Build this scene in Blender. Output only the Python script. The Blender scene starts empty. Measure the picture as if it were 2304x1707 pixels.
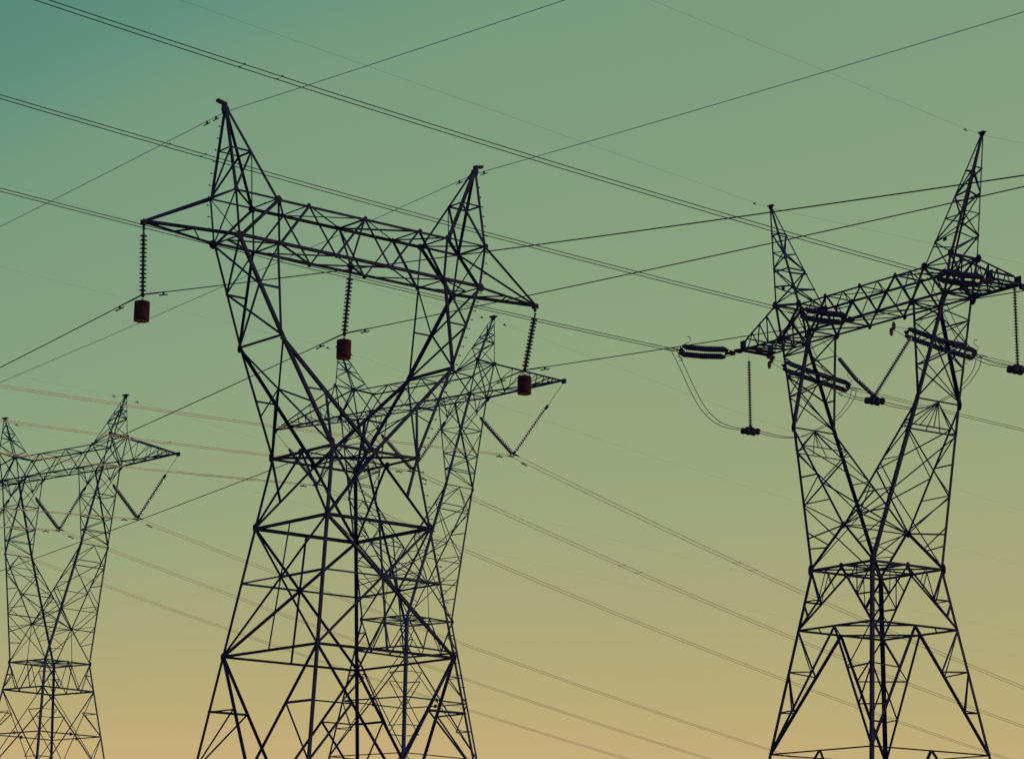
import bpy, bmesh, math, random
from mathutils import Vector as V, Matrix as M
random.seed(7)
S=bpy.context.scene; COL=S.collection
def lin(r,g,b):
    f=lambda c:(c/255/12.92 if c/255<=.04045 else ((c/255+.055)/1.055)**2.4)
    return (f(r),f(g),f(b),1)
# ---------------------------------------------------------------- materials
def mat(name,base,rough=.55,metal=0.,spec=.5,var=.35,scale=3.,bump=0.,coat=0.,tint=None):
    m=bpy.data.materials.new(name); m.use_nodes=True; nt=m.node_tree; b=nt.nodes['Principled BSDF']
    b.inputs['Roughness'].default_value=rough; b.inputs['Metallic'].default_value=metal
    b.inputs['Specular IOR Level'].default_value=spec; b.inputs['Coat Weight'].default_value=coat
    tc=nt.nodes.new('ShaderNodeTexCoord'); no=nt.nodes.new('ShaderNodeTexNoise'); no.inputs['Scale'].default_value=scale; no.inputs['Detail'].default_value=6
    nt.links.new(tc.outputs['Object'],no.inputs['Vector'])
    cr=nt.nodes.new('ShaderNodeValToRGB'); t=tint or base
    cr.color_ramp.elements[0].position=.3; cr.color_ramp.elements[1].position=.7
    cr.color_ramp.elements[0].color=(*[c*(1-var) for c in base],1); cr.color_ramp.elements[1].color=(*[c*(1+var) for c in t],1)
    nt.links.new(no.outputs['Fac'],cr.inputs['Fac']); nt.links.new(cr.outputs['Color'],b.inputs['Base Color'])
    if bump:
        bp=nt.nodes.new('ShaderNodeBump'); bp.inputs['Strength'].default_value=bump; bp.inputs['Distance'].default_value=.02
        nt.links.new(no.outputs['Fac'],bp.inputs['Height']); nt.links.new(bp.outputs['Normal'],b.inputs['Normal'])
    return m
STEEL=mat('weathered_steel',(.022,.029,.060),.65,0,.18,.5,2.5,.2,tint=(.036,.033,.058))
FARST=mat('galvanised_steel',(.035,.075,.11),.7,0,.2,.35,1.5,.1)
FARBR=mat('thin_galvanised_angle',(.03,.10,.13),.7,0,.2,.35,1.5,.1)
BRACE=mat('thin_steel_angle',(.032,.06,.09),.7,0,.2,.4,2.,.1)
PLATE=mat('gusset_steel',(.035,.031,.05),.7,0,.15,.45,8.,.2)
WIRE=mat('aluminium_cable',(.07,.036,.046),.75,0.,.2,.3,30.)
NEWW=mat('bright_aluminium_cable',(.62,.50,.38),.38,1.,.5,.1,30.)
EARTHW=mat('galvanised_earth_cable',(.30,.42,.55),.5,.9,.4,.15,30.)
GLASS=mat('toughened_glass_insulator',(.05,.055,.06),.25,0,1.,.3,9.,coat=.6)
VGLASS=mat('pale_glass_insulator',(.075,.085,.075),.22,0,1.,.25,9.,coat=.5); VGLASS.node_tree.nodes['Principled BSDF'].inputs['Transmission Weight'].default_value=.22
PORC=mat('brown_porcelain_insulator',(.055,.045,.065),.55,0,.25,.4,9.)
CAPM=mat('cast_iron_cap',(.032,.031,.052),.65,0,.2,.4,20.)
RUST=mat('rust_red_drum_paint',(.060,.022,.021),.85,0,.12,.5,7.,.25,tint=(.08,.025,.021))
RUSTGLOW=mat('rust_red_glow_end',(.80,.19,.05),.75,0,.2,.25,9.,.2)  # rust red brightened to orange: the underside's warm glow is put into the colour
SHINE=mat('polished_aluminium_horn',(.5,.42,.33),.3,.8,.5,.15,20.)
# ---------------------------------------------------------------- mesh helpers
def mesh(name,bm,m,parent=None,smooth=False):
    me=bpy.data.meshes.new(name); bm.normal_update()
    bm.to_mesh(me); bm.free()
    if smooth:
        for p in me.polygons: p.use_smooth=True
    me.materials.append(m); o=bpy.data.objects.new(name,me); COL.objects.link(o)
    if parent: o.parent=parent
    return o
def empty(name,mw=None):
    o=bpy.data.objects.new(name,None); COL.objects.link(o); o.empty_display_size=.3
    if mw is not None: o.matrix_world=mw
    return o
def tag(o,label,cat,group=None,kind=None):
    if label: o['label']=label
    if cat: o['category']=cat
    if group: o['group']=group
    if kind: o['kind']=kind
    return o
def orth(d,o):
    o=o-d*o.dot(d)
    if o.length<1e-4:
        o=V((0,0,1)) if abs(d.z)<.9 else V((1,0,0)); o=o-d*o.dot(d)
    return o.normalized()
def bar(bm,p,q,w,inw,face=None,t=None):
    """steel angle section from p to q: one flange in the panel, the other turned inwards"""
    p=V(p);q=V(q); d=(q-p).normalized(); e1=orth(d,V(inw))
    e2=d.cross(e1)
    if face is not None:
        f=V(face); e2=orth(d,f); e1=orth(d,e1-e2*e1.dot(e2)) if abs(e1.dot(e2))<.98 else d.cross(e2)
        offs=0
    else: offs=-w/2
    t=t or max(.1*w,.006)
    prof=[(0,0),(w,0),(w,t),(t,t),(t,w),(0,w)]
    r=[]
    for c in (p,q): r.append([bm.verts.new(c+e2*(a+offs)+e1*b) for a,b in prof])
    n=len(prof)
    for i in range(n):
        j=(i+1)%n; bm.faces.new((r[0][i],r[0][j],r[1][j],r[1][i]))
    bm.faces.new((r[0][3],r[0][2],r[0][1],r[0][0])); bm.faces.new((r[0][5],r[0][4],r[0][3],r[0][0]))
    bm.faces.new((r[1][0],r[1][1],r[1][2],r[1][3])); bm.faces.new((r[1][0],r[1][3],r[1][4],r[1][5]))
def frame_for(d,up=V((0,0,1))):
    d=d.normalized(); a=up.cross(d)
    if a.length<1e-3: a=V((1,0,0)).cross(d)
    a.normalize(); return a,d.cross(a)
def tube(bm,pts,r,n=6,cap=True):
    pts=[V(p) for p in pts]; rings=[]
    for i,p in enumerate(pts):
        d=(pts[min(i+1,len(pts)-1)]-pts[max(i-1,0)]); a,b=frame_for(d)
        rr=r[i] if isinstance(r,(list,tuple)) else r
        rings.append([bm.verts.new(p+a*rr*math.cos(2*math.pi*k/n)+b*rr*math.sin(2*math.pi*k/n)) for k in range(n)])
    for i in range(len(rings)-1):
        for k in range(n): bm.faces.new((rings[i][k],rings[i][(k+1)%n],rings[i+1][(k+1)%n],rings[i+1][k]))
    if cap: bm.faces.new(rings[0][::-1]); bm.faces.new(rings[-1])
def lathe(bm,prof,n=16,o=V((0,0,0)),ax=V((0,0,1))):
    a,b=frame_for(ax,V((1,0,0))); ax=ax.normalized(); rings=[]
    for r,z in prof:
        c=o+ax*z
        rings.append([bm.verts.new(c)] if r<1e-6 else [bm.verts.new(c+a*r*math.cos(2*math.pi*k/n)+b*r*math.sin(2*math.pi*k/n)) for k in range(n)])
    for i in range(len(rings)-1):
        A,B=rings[i],rings[i+1]
        for k in range(n):
            j=(k+1)%n
            if len(A)==1 and len(B)==1: continue
            if len(A)==1: bm.faces.new((A[0],B[k],B[j]))
            elif len(B)==1: bm.faces.new((A[k],B[0],A[j]))
            else: bm.faces.new((A[k],B[k],B[j],A[j]))
def plate(bm,c,n,r,t=.014,k=8,rot=.39,sx=1.,u=None):
    c=V(c); n=V(n).normalized(); a,b=frame_for(n)
    if u is not None: a=orth(n,V(u)); b=n.cross(a)
    R=[[bm.verts.new(c+n*s*t/2+(a*math.cos(rot+2*math.pi*i/k)*sx+b*math.sin(rot+2*math.pi*i/k))*r) for i in range(k)] for s in (-1,1)]
    bm.faces.new(R[0][::-1]); bm.faces.new(R[1])
    for i in range(k): j=(i+1)%k; bm.faces.new((R[0][i],R[0][j],R[1][j],R[1][i]))
def box(bm,c,x,y,z):
    c=V(c); x=V(x);y=V(y);z=V(z)
    v=[bm.verts.new(c+x*i+y*j+z*k) for i in(-1,1) for j in(-1,1) for k in(-1,1)]
    for f in ((0,1,3,2),(4,6,7,5),(0,4,5,1),(2,3,7,6),(0,2,6,4),(1,5,7,3)): bm.faces.new([v[i] for i in f])
def mix(p,q,f): return V(p)*(1-f)+V(q)*f
def cross_pt(a,b,c,d):
    a,b,c,d=map(V,(a,b,c,d)); u=b-a; v=d-c; w=a-c
    A=u.dot(u);B=u.dot(v);C=v.dot(v);D=u.dot(w);E=v.dot(w); den=A*C-B*B
    s=(B*E-C*D)/den; return a+u*s
def tree_copy(o,parent=None):
    c=o.copy(); COL.objects.link(c)
    if parent: c.parent=parent; c.matrix_parent_inverse=o.matrix_parent_inverse.copy()
    for ch in o.children: tree_copy(ch,c)
    return c
# ---------------------------------------------------------------- tower builder
GROUND=0.
CAMZ=1.6
TW={'A':(-5.2096,80.5299,21.6017,.6723),'B':(19.3466,136.2511,34.1439,-.9728),'C':(-5.2395,135.3265,28.6569,-.7257),'D':(-26.9171,153.9808,28.1561,-.7197)}
def tmat(k):
    x,y,z,a=TW[k]; return M.Translation((x,y,z+CAMZ))@M.Rotation(a,4,'Z')
class Part:
    """one part of a tower: main bars share the part's mesh, each brace is a sub-part of its own"""
    def __init__(s,root,name,m,braces='brace',bm_mat=None,centre=None):
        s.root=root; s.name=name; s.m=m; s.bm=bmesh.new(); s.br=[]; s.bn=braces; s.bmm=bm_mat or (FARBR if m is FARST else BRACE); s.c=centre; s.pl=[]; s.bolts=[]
    def inw(s,p,q,c=None):
        mid=(V(p)+V(q))/2; c=c if c is not None else s.c
        return (V(c)-mid) if c is not None else V((-mid.x*.2,-mid.y,0))
    def main(s,p,q,w,face=None,c=None): bar(s.bm,p,q,w,s.inw(p,q,c),face)
    def bar_part(s,p,q,w,name='body_strut',face=None):
        bm=bmesh.new(); bar(bm,p,q,w,s.inw(p,q),face); mesh(name,bm,s.m,s.root)
    def brace(s,p,q,w,c=None): s.br.append((V(p),V(q),w,s.inw(p,q,c)))
    def gus(s,c,n,r,**k): s.pl.append((c,n,r,k))
    def bolt(s,p,q,d,step,L=.1):
        p=V(p);q=V(q);l=(q-p).length; n=int(l/step)
        for i in range(n): s.bolts.append((p+(q-p)*((i+.6)*step/l),V(d).normalized(),L))
    def done(s):
        o=mesh(s.name,s.bm,s.m,s.root)
        for p,q,w,i in s.br:
            bm=bmesh.new(); bar(bm,p,q,w,i); mesh(s.bn,bm,s.bmm if w<.075 else s.m,o)
        for c,n,r,k in s.pl:
            bm=bmesh.new(); plate(bm,c,n,r,**k); mesh('gusset_plate',bm,PLATE,o)
        for p,d,L in s.bolts:
            bm=bmesh.new(); tube(bm,[p,p+d*L],.011,5); tube(bm,[p+d*L,p+d*(L+.03)],.024,6); mesh('step_bolt',bm,STEEL,o)
        return o
def legface(sx,sy): return V((-sx,0,0))
def W(xw,yw,tx,ty,zw,sx,sy,z): return V((sx*(xw+tx*(zw-z)),sy*(yw+ty*(zw-z)),z))
SG=[(-1,-1),(1,-1),(1,1),(-1,1)]
# ---- near tower
def tower_near():
    R=empty('transmission_tower',tmat('A'))
    xap,zap=4.915,4.2185; yt,zt,xto,xti,xt1=.738,1.4385,4.8714,3.3107,2.17
    yb,xbo,xb1,xb2=.735,4.6749,3.2127,1.0743; xk,yk,zk=3.2717,1.1958,-3.0141
    xw,yw,zw,tx,ty,z2,z4=1.6246,1.6647,-6.2281,.1518,.1493,-8.4094,-12.4566; z5=-16.25
    zg=-(TW['A'][2]+CAMZ)
    to=lambda s,y:V((s*xto,y*yt,zt)); ti=lambda s,y:V((s*xti,y*yt,zt)); t1=lambda s,y:V((s*xt1,y*yt,zt)); t0=lambda y:V((0,y*yt,zt))
    bo=lambda s,y:V((s*xbo,y*yb,0)); b1=lambda s,y:V((s*xb1,y*yb,0)); b2=lambda s,y:V((s*xb2,y*yb,0)); b0=V((0,0,0.))
    k=lambda s,y:V((s*xk,y*yk,zk)); tip=lambda s:V((s*7.6,0,0))
    leg=lambda s,y,z:W(xw,yw,tx,ty,zw,s,y,z)
    for s in (-1,1):
        f=s  # near/far order turns with the side
        P=Part(R,'earthwire_peak',STEEL,'peak_brace',centre=(s*4.4,0,2.4)); ap=V((s*xap,0,zap))
        ro=lambda y:V((s*4.897,y*.37,2.894)); ri=lambda y:V((s*4.11,y*.37,2.894))
        for y in (-1,1):
            a=ap+V((s*.03,y*.05,0)); b=ap+V((-s*.06,y*.05,0))
            P.main(a,to(s,y),.075 if y*s>0 else .1,face=(-s,0,0)); P.main(b,ti(s,y),.1 if y<0 else .07,face=(s,0,0))
            P.brace(ro(y),ri(y),.05); 
        P.brace(ro(-1),ro(1),.05); P.brace(ri(-1),ri(1),.05)
        P.brace(ro(f),to(s,-f),.065); P.brace(ri(-f),to(s,-f),.055); P.brace(ri(f),to(s,f),.055); P.brace(ri(f),ti(s,-f),.035)
        P.bolt(ap+V((0,-f*.05,-.4)),to(s,-f),(s,0,0),.37) if True else 0
        P.gus(ap+V((0,-.06,-.07)),(0,1,0),.15,k=5,rot=.3,sx=.8); P.gus(ap+V((0,.06,-.07)),(0,1,0),.15,k=5,rot=.3,sx=.8)
        box(P.bm,ap+V((s*.14,0,.14)),V((.17,0,s*.03)),V((0,.07,0)),V((.0,0,.045))); box(P.bm,ap+V((s*.04,0,.02)),V((.07,0,0)),V((0,.05,0)),V((0,0,.1)))
        P.done()
    B=Part(R,'bridge_beam',STEEL,'beam_brace',centre=(0,0,.7))
    for y in (-1,1):
        B.main(ti(-1,y),ti(1,y),.085,face=(0,-y,0),c=(0,0,-9)); B.main(bo(-1,y),bo(1,y),.095,face=(0,-y,0),c=(0,0,9))
        for s in (-1,1):
            B.brace(to(s,y),ti(s,y),.05 if y<0 else .06); B.brace(to(s,y),bo(s,y),.085 if y*s>0 or y<0 else .06); B.brace(bo(s,y),ti(s,y),.085); B.brace(ti(s,y),b1(s,y),.085 if y<0 else .06)
            B.brace(b1(s,y),t1(s,y),.065); B.brace(t1(s,y),b2(s,y),.06); B.brace(b2(s,y),t0(y),.065)
            B.brace(t1(s,y),t1(s,-y),.05) if y<0 else 0
            B.gus(bo(s,y)+V((0,y*.02,.0)),(0,1,0),.155,k=7,rot=.2); B.gus(ti(s,y)+V((0,y*.02,-.03)),(0,1,0),.135,k=6,rot=-.3); B.gus(to(s,y)+V((0,y*.02,0)),(0,1,0),.09)
            for q in (b1(s,y),b2(s,y),t1(s,y)): B.gus(q+V((0,y*.015,0)),(0,1,0),.075)
        B.gus(t0(y)+V((0,y*.015,0)),(0,1,0),.075)
        B.brace(t0(y),b0+V((0,y*.05,.1)),.045)
    for s in (-1,1):
        f=s
        B.brace(to(s,-1),to(s,1),.075); B.brace(ti(s,-1),ti(s,1),.055); B.brace(to(s,-1),ti(s,1),.045)
        B.brace(to(s,-1),bo(s,1),.05); B.brace(to(s,1),bo(s,-1),.03); B.brace(bo(s,-1),bo(s,1),.055)
        m=mix(bo(s,-1),bo(s,1),.5)
        B.brace(m,b1(s,-1),.05); B.brace(m,b1(s,1),.05); B.brace(b1(s,-1),b1(s,1),.055)
        B.brace(b1(s,-1),b2(s,1),.055); B.brace(b1(s,1),b2(s,-1),.05); B.brace(b2(s,-1),b0,.05); B.brace(b2(s,1),b0,.055)
        B.brace(ti(s,-1),t1(s,1),.045); B.brace(t1(s,-1),t0(1),.045); B.brace(t0(-1),t1(s,1),.035)
        box(B.bm,(s*xti,0,zt+.02),V((.02,0,0)),V((0,.02,0)),V((0,0,.02)))
        B.bolt(to(s,-f),bo(s,-f),(s,0,0),.37)
    B.brace(t0(-1),t0(1),.05)
    B.gus(b0+V((0,0,.02)),(0,1,0),.13); B.gus(b0+V((0,0,-.1)),(1,0,0),.11)
    B.done()
    for s in (-1,1):
        C=Part(R,'cross_arm',STEEL,'arm_brace',centre=(s*5.6,0,.5))
        for y in (-1,1):
            C.main(to(s,y),tip(s)+V((0,y*.05,.06)),.07); C.main(bo(s,y),tip(s)+V((0,y*.05,0)),.085)
        a,b=mix(tip(s),bo(s,-1),.52),mix(tip(s),bo(s,1),.55)
        C.brace(a,mix(tip(s),bo(s,1),.42),.05); C.brace(a,mix(tip(s),bo(s,1),.8),.05)
        for y in (-1,1): C.gus(tip(s)+V((0,y*.07,.0)),(0,1,0),.12,k=4,rot=.785)
        C.gus(tip(s)+V((0,0,-.13)),(1,0,0),.09,k=4,rot=0)
        C.done()
    for s in (-1,1):
        f=s
        K=Part(R,'side_frame',STEEL,'frame_brace',centre=(s*3.9,0,-1.5))
        for y in (-1,1):
            K.main(bo(s,y),k(s,y),.10 if y==s or y<0 else .08,face=(-s,0,0)); K.main(b1(s,y),k(s,y),.085 if y<0 else .07,face=(s,0,0))
            m1=mix(bo(s,y),k(s,y),.48); m2=mix(bo(s,-y),k(s,-y),.48)
            K.brace(bo(s,-y),m1,.05); K.brace(m1,k(s,-y),.05); K.brace(m1,b1(s,y),.055); K.brace(m1,mix(b1(s,y),k(s,y),.48),.06)
            K.gus(k(s,y)+V((0,y*.02,0)),(0,1,0),.14,sx=.5,k=6,rot=.52)
        K.brace(k(s,-1),k(s,1),.075)
        if s>0: K.bolt(bo(s,-f),k(s,-f),(s,0,0),.37)
        K.done()
        N=Part(R,'waist_frame',STEEL,'waist_brace',centre=(s*1.8,0,-4.8))
        for y in (-1,1):
            w=leg(s,y,zw); md=V((0,y*yw,zw))
            N.main(k(s,y),w,.10 if y<0 else .085,face=(-s,0,0)); N.main(k(s,y),md,.10 if y<0 else .09)
            dm=mix(k(s,y),md,.47); lm=mix(k(s,y),w,.55)
            N.brace(dm,mix(k(s,y),w,.47),.06); N.brace(dm,w,.06)
            N.brace(k(s,y),leg(s,-y,zw),.06)
        cx=cross_pt(k(s,-1),leg(s,1,zw),k(s,1),leg(s,-1,zw))
        N.brace(cx,mix(k(s,-f),V((0,-f*yw,zw)),.47),.06); N.brace(cx,mix(k(s,f),leg(s,f,zw),.6),.045); N.brace(cx,mix(k(s,-f),leg(s,-f,zw),.62),.045)
        if s>0: N.bolt(k(s,-f),leg(s,-f,zw),(s,0,0),.37)
        N.done()
    ring=lambda z:[leg(a,b,z) for a,b in SG]
    Q=Part(R,'waist_ring',STEEL,'ring_brace',centre=(0,0,zw+.3))
    r=ring(zw); mids=[mix(r[i],r[(i+1)%4],.5) for i in range(4)]
    for i in range(4):
        Q.main(r[i],r[(i+1)%4],.085); n=V((0,1,0)) if i%2==0 else V((1,0,0)); Q.gus(mids[i]+n*(.03 if i in(1,2) else -.03),n,.125,sx=1.2,k=6,rot=0)
        Q.gus(r[i]+V((0,math.copysign(.02,r[i].y),.05)),(0,1,0),.19,sx=.48,k=6,rot=.52)
    Q.brace(r[3],r[1],.08); Q.brace(r[0],r[2],.08); Q.brace(mids[3],mids[1],.05); Q.brace(mids[2],mids[0],.05); Q.done()
    for i,(a,b) in enumerate(SG):
        L=Part(R,'leg',STEEL); L.main(leg(a,b,zw),leg(a,b,zg),.088,face=(-a,0,0),c=(a*9 if 0 else 0,leg(a,b,-12).y*0,-12))
        for z in (z2,z4): L.gus(leg(a,b,z)+V((-a*.03,b*.01,0)),(0,1,0),.15 if z==z2 else .125,sx=.6,k=6,rot=.52); L.gus(leg(a,b,z)+V((a*.01,-b*.03,0)),(1,0,0),.14 if z==z2 else .12,sx=.6,k=6,rot=.52)
        if a>0 and b<0: L.bolt(leg(a,b,zw-.2),leg(a,b,-14.2),(a,0,0),.38)
        L.done()
    X=Part(R,'body_ring',STEEL,'body_brace',centre=(0,0,-11))
    r2,r4,r5=ring(z2),ring(z4),ring(z5); cs=[]
    for i in range(4):
        j=(i+1)%4; m=mids[i]; n=V((0,1,0)) if i%2==0 else V((1,0,0))
        X.main(r2[i],r2[j],.085); X.bar_part(r4[i],r4[j],.09,'ring_bar'); X.bar_part(r5[i],r5[j],.08,'ring_bar')
        for a in (i,j):
            X.bar_part(r2[a],m,.075,'panel_diagonal'); X.brace(r[a],mix(r2[a],m,.5 if a==i else .42),.06)
        X.bar_part(r2[i],r4[j],.075,'panel_diagonal'); X.bar_part(r2[j],r4[i],.075,'panel_diagonal'); c=cross_pt(r2[i],r4[j],r2[j],r4[i]); cs.append(c)
        for a in (i,j): X.brace(c,mix(r2[a],r4[a],(c.z-z2)/(z4-z2)),.06)
        X.brace(mix(r2[i],r2[j],.5),mix(r4[i],r4[j],.5),.05); X.gus(c,n,.11)
        m5=mix(r5[i],r5[j],.5)
        for a in (i,j):
            X.bar_part(r4[a],m5,.09,'panel_diagonal'); g=W(xw,yw,tx,ty,zw,SG[a][0],SG[a][1],zg); X.bar_part(m5,mix(r5[a],g,.97),.08,'panel_diagonal')
            h=mix(r4[a],m5,.45); X.brace(mix(r4[a],r5[a],.45),h,.055); X.brace(h,mix(r4[a],r5[a],.93),.055)
    X.brace(r2[0],r2[2],.05); X.done()
    return R
# ---- tension tower (right) and twin suspension towers share this builder
def tower_delta(key,p,tens):
    R=empty('transmission_tower',tmat(key)); g=lambda n:p[n]
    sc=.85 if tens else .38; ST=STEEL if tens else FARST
    to=lambda s,y:V((s*p['xto'],y*p['yt'],p['zto'])); ti=lambda s,y:V((s*p['xti'],y*p['yt'],p['zti']))
    bo=lambda s,y:V((s*p['xbo'],y*p['yb'],0)); b1=lambda s,y:V((s*p['xb1'],y*p['yb'],0))
    k=lambda s,y:V((s*p['xk'],y*p['yk'],p['zk'])); mm=lambda y:V((0,y*p['ym'],p['zm']))
    leg=lambda s,y,z:W(p['xw'],p['yw'],p['tx'],p['ty'],p['zw'],s,y,z); zg=-(TW[key][2]+CAMZ)
    zw,z2,z3=p['zw'],p['z2'],p['z3']
    wl,wm,wb,ws=(.19,.125,.085,.07) if tens else (.12,.08,.05,.045)
    for s in (-1,1):
        ap=V((s*p['xap'],0,p['zap'])); P=Part(R,'earthwire_peak',ST,'peak_brace',centre=mix(ap,V((s*p['xto']*.86,0,p['zti'])),.5)); f=s
        A=lambda c,y:ap+V((.05*c*s,.05*y,0)); E={(c,y):(to(s,y) if c>0 else ti(s,y)) for c in(-1,1) for y in(-1,1)}
        for (c,y),e in E.items(): P.main(A(c,y),e,wm*.8 if (c>0 and y<0) else wb*.95,face=(-s*c,0,0))
        lv=[.27,.47,.64,.82] if tens else [.36,.55,.78]
        at=lambda c,y,t:mix(A(c,y),E[c,y],t); seq=[(1,-1),(1,1),(-1,1),(-1,-1)]
        for li,t in enumerate(lv):
            nx=lv[li+1] if li+1<len(lv) else 1.
            for q in range(4):
                a,b=seq[q],seq[(q+1)%4]
                if tens or li!=2: P.brace(at(*a,t),at(*b,t+(.035 if tens and (q+li)%2 else 0)),ws)
                if (li+q)%2: a,b=b,a
                P.brace(at(*a,t),at(*b,nx),ws)
                if not tens and li==0: P.brace(at(*b,.12),at(*a,t),ws*.8)
        P.gus(ap,(0,1,0),.16 if tens else .14,sx=1.3); box(P.bm,ap+V((0,0,.08)),V((.2,0,0)),V((0,.12,0)),V((0,0,.03)))
        if tens: 
            P.bolt(at(1,-1,.1),to(s,-1),(-1 if s>0 else 1,-.3,0),.42,.17)
            c=mix(at(1,-1,.82),at(-1,-1,.82),.5); box(P.bm,c+V((0,-.05,-.12)),V((.13,0,0)),V((0,.015,0)),V((0,0,.1)))
        P.done()
    # --- beam
    B=Part(R,'bridge_beam',ST,'beam_brace',centre=(0,0,p['zti']/2)); yt,yb,zt=p['yt'],p['yb'],p['zti']
    tops=p['tops']; bots=p['bots']
    for y in (-1,1):
        T=[V((x,y*yt,zt)) for x in tops]; Bo=[V((x,y*yb,0)) for x in bots]
        B.main(ti(-1,y),ti(1,y),wm*.8,face=(0,-y,0),c=(0,0,-9)); B.main(bo(-1,y),bo(1,y),wm*.9,face=(0,-y,0),c=(0,0,9))
        for i,t in enumerate(T):
            for b in Bo:
                if abs(b.x-t.x)<p['bay']: 
                    B.brace(t,b,wm*.8 if tens else wb)
                    if tens and abs(t.x)<p['xti']+.1: B.gus(b+V((0,y*.03,0)),(0,1,0),.15)
            if tens: B.gus(t+V((0,y*.03,0)),(0,1,0),.13)
        for s in (-1,1):
            B.main(to(s,y),ti(s,y),wm*.9); B.brace(to(s,y),bo(s,y),wm*.75 if tens else wb); B.brace(ti(s,y),bo(s,y),wb)
            B.gus(to(s,y)+V((0,y*.03,0)),(0,1,0),.28*sc); B.gus(bo(s,y)+V((0,y*.03,-.05)),(0,1,0),.36*sc,sx=.8); B.gus(ti(s,y)+V((0,y*.03,0)),(0,1,0),.26*sc); B.gus(b1(s,y)+V((0,y*.03,0)),(0,1,0),.25*sc)
        if tens:
            for i in range(len(T)-1):
                m=mix(T[i],T[i+1],.5); b=[q for q in Bo if T[i].x-.3<q.x<T[i+1].x+.3]
                if b:
                    for t in (T[i],T[i+1]): B.brace(m,mix(t,b[0],.55),ws*.7)
                    B.brace(mix(T[i],b[0],.55),mix(T[i+1],b[0],.55),ws*.7)
    for i,x in enumerate(tops):
        B.brace((x,-yt,zt),(x,yt,zt),wb*.8)
        if i+1<len(tops):
            x2=tops[i+1]; xm=(x+x2)/2; B.brace((x,(-1)**i*yt,zt),(x2,-(-1)**i*yt,zt),wb*.7)
            if tens: B.brace((xm,-yt,zt),(xm if 0 else x,yt,zt),ws*.7)
    for i,x in enumerate(bots):
        B.brace((x,-yb,0),(x,yb,0),wb*.8)
        if i+1<len(bots): B.brace((x,-yb,0),(bots[i+1],yb,0),wb*.7); B.brace((x,yb,0),(bots[i+1],-yb,0),wb*.7)
    for s in (-1,1):
        B.brace(to(s,-1),to(s,1),wm*.8); B.brace(to(s,-1),bo(s,1),wb); B.brace(to(s,1),bo(s,-1),wb); B.brace(bo(s,-1),bo(s,1),wb); B.brace(to(s,1),ti(s,-1),wb*.8); B.brace(ti(s,-1),ti(s,1),wb)
        if not tens:  # triangular hangers for the inner ends of the insulator strings
            for xq in (2.55,4.62):
                h=V((s*xq,0,-.86))
                for d in (-.35,.35): B.brace((s*xq+d,-yb,0),h,.035); B.brace((s*xq+d,yb,0),h,.035)
                B.gus(h,(0,1,0),.1,k=3,rot=-1.57)
    B.done()
    # --- arms
    for s in (-1,1):
        C=Part(R,'cross_arm',ST,'arm_brace',centre=(s*(p['xto']+2),0,.4))
        for y in (-1,1):
            if tens:
                ta=V((s*9.5,y*.97,.58)); tb=V((s*10.1,y*.97,-.02)); 
                C.main(to(s,y),ta,wm*.8); C.main(ta,tb,wm*.8); C.main(bo(s,y),tb,wm)
                for q,(u,v) in enumerate([(.3,.3),(.55,.55),(.8,.8)]):
                    C.brace(mix(to(s,y),ta,u),mix(bo(s,y),tb,v),ws); C.brace(mix(to(s,y),ta,u),mix(bo(s,y),tb,v-.25),ws)
                for xx in (9.75,): C.gus((s*xx,y*1.0,.25),(0,1,0),.36,sx=.95,t=.03,k=4,rot=.785)
                C.gus((s*9.9,y*.97,0),(0,0,1),.3,t=.03)
                box(C.bm,(s*9.95,y*1.2,-.1),V((.1,0,0)),V((0,.22,0)),V((0,0,.09)))
            else:
                tp=V((s*10.5,y*.05,.05)); C.main(to(s,y),tp,wm*.8); C.main(bo(s,y),tp,wm)
                for u in (.42,.62,.78,.88):
                    C.brace(mix(to(s,y),tp,u),mix(bo(s,y),tp,u),ws*.75); C.brace(mix(to(s,y),tp,u),mix(bo(s,y),tp,max(.05,u-.24)),ws*.8)
                C.brace(to(s,y),mix(bo(s,y),tp,.24),ws)
        for i,u in enumerate((0,.25,.5,.75)):
            e=(lambda y:V((s*10.1,y*.97,-.02))) if tens else (lambda y:V((s*10.5,y*.05,.05)))
            f1=(-1)**i
            C.brace(mix(bo(s,f1),e(f1),u),mix(bo(s,-f1),e(-f1),u+.25),ws); C.brace(mix(bo(s,-f1),e(-f1),u+.25),mix(bo(s,f1),e(f1),u+.25),ws*.8)
            if tens: C.brace(mix(bo(s,-f1),e(-f1),u),mix(bo(s,f1),e(f1),u+.25),ws)
        if tens:
            C.brace((s*10.1,-.97,0),(s*10.1,.97,0),wm); C.brace((s*9.5,-.97,.58),(s*9.5,.97,.58),wb); C.brace((s*9.5,-.97,0),(s*9.5,.97,0),wm)
        else: C.gus((s*10.5,0,.02),(0,1,0),.16,k=4,rot=.785,t=.12)
        C.done()
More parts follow.
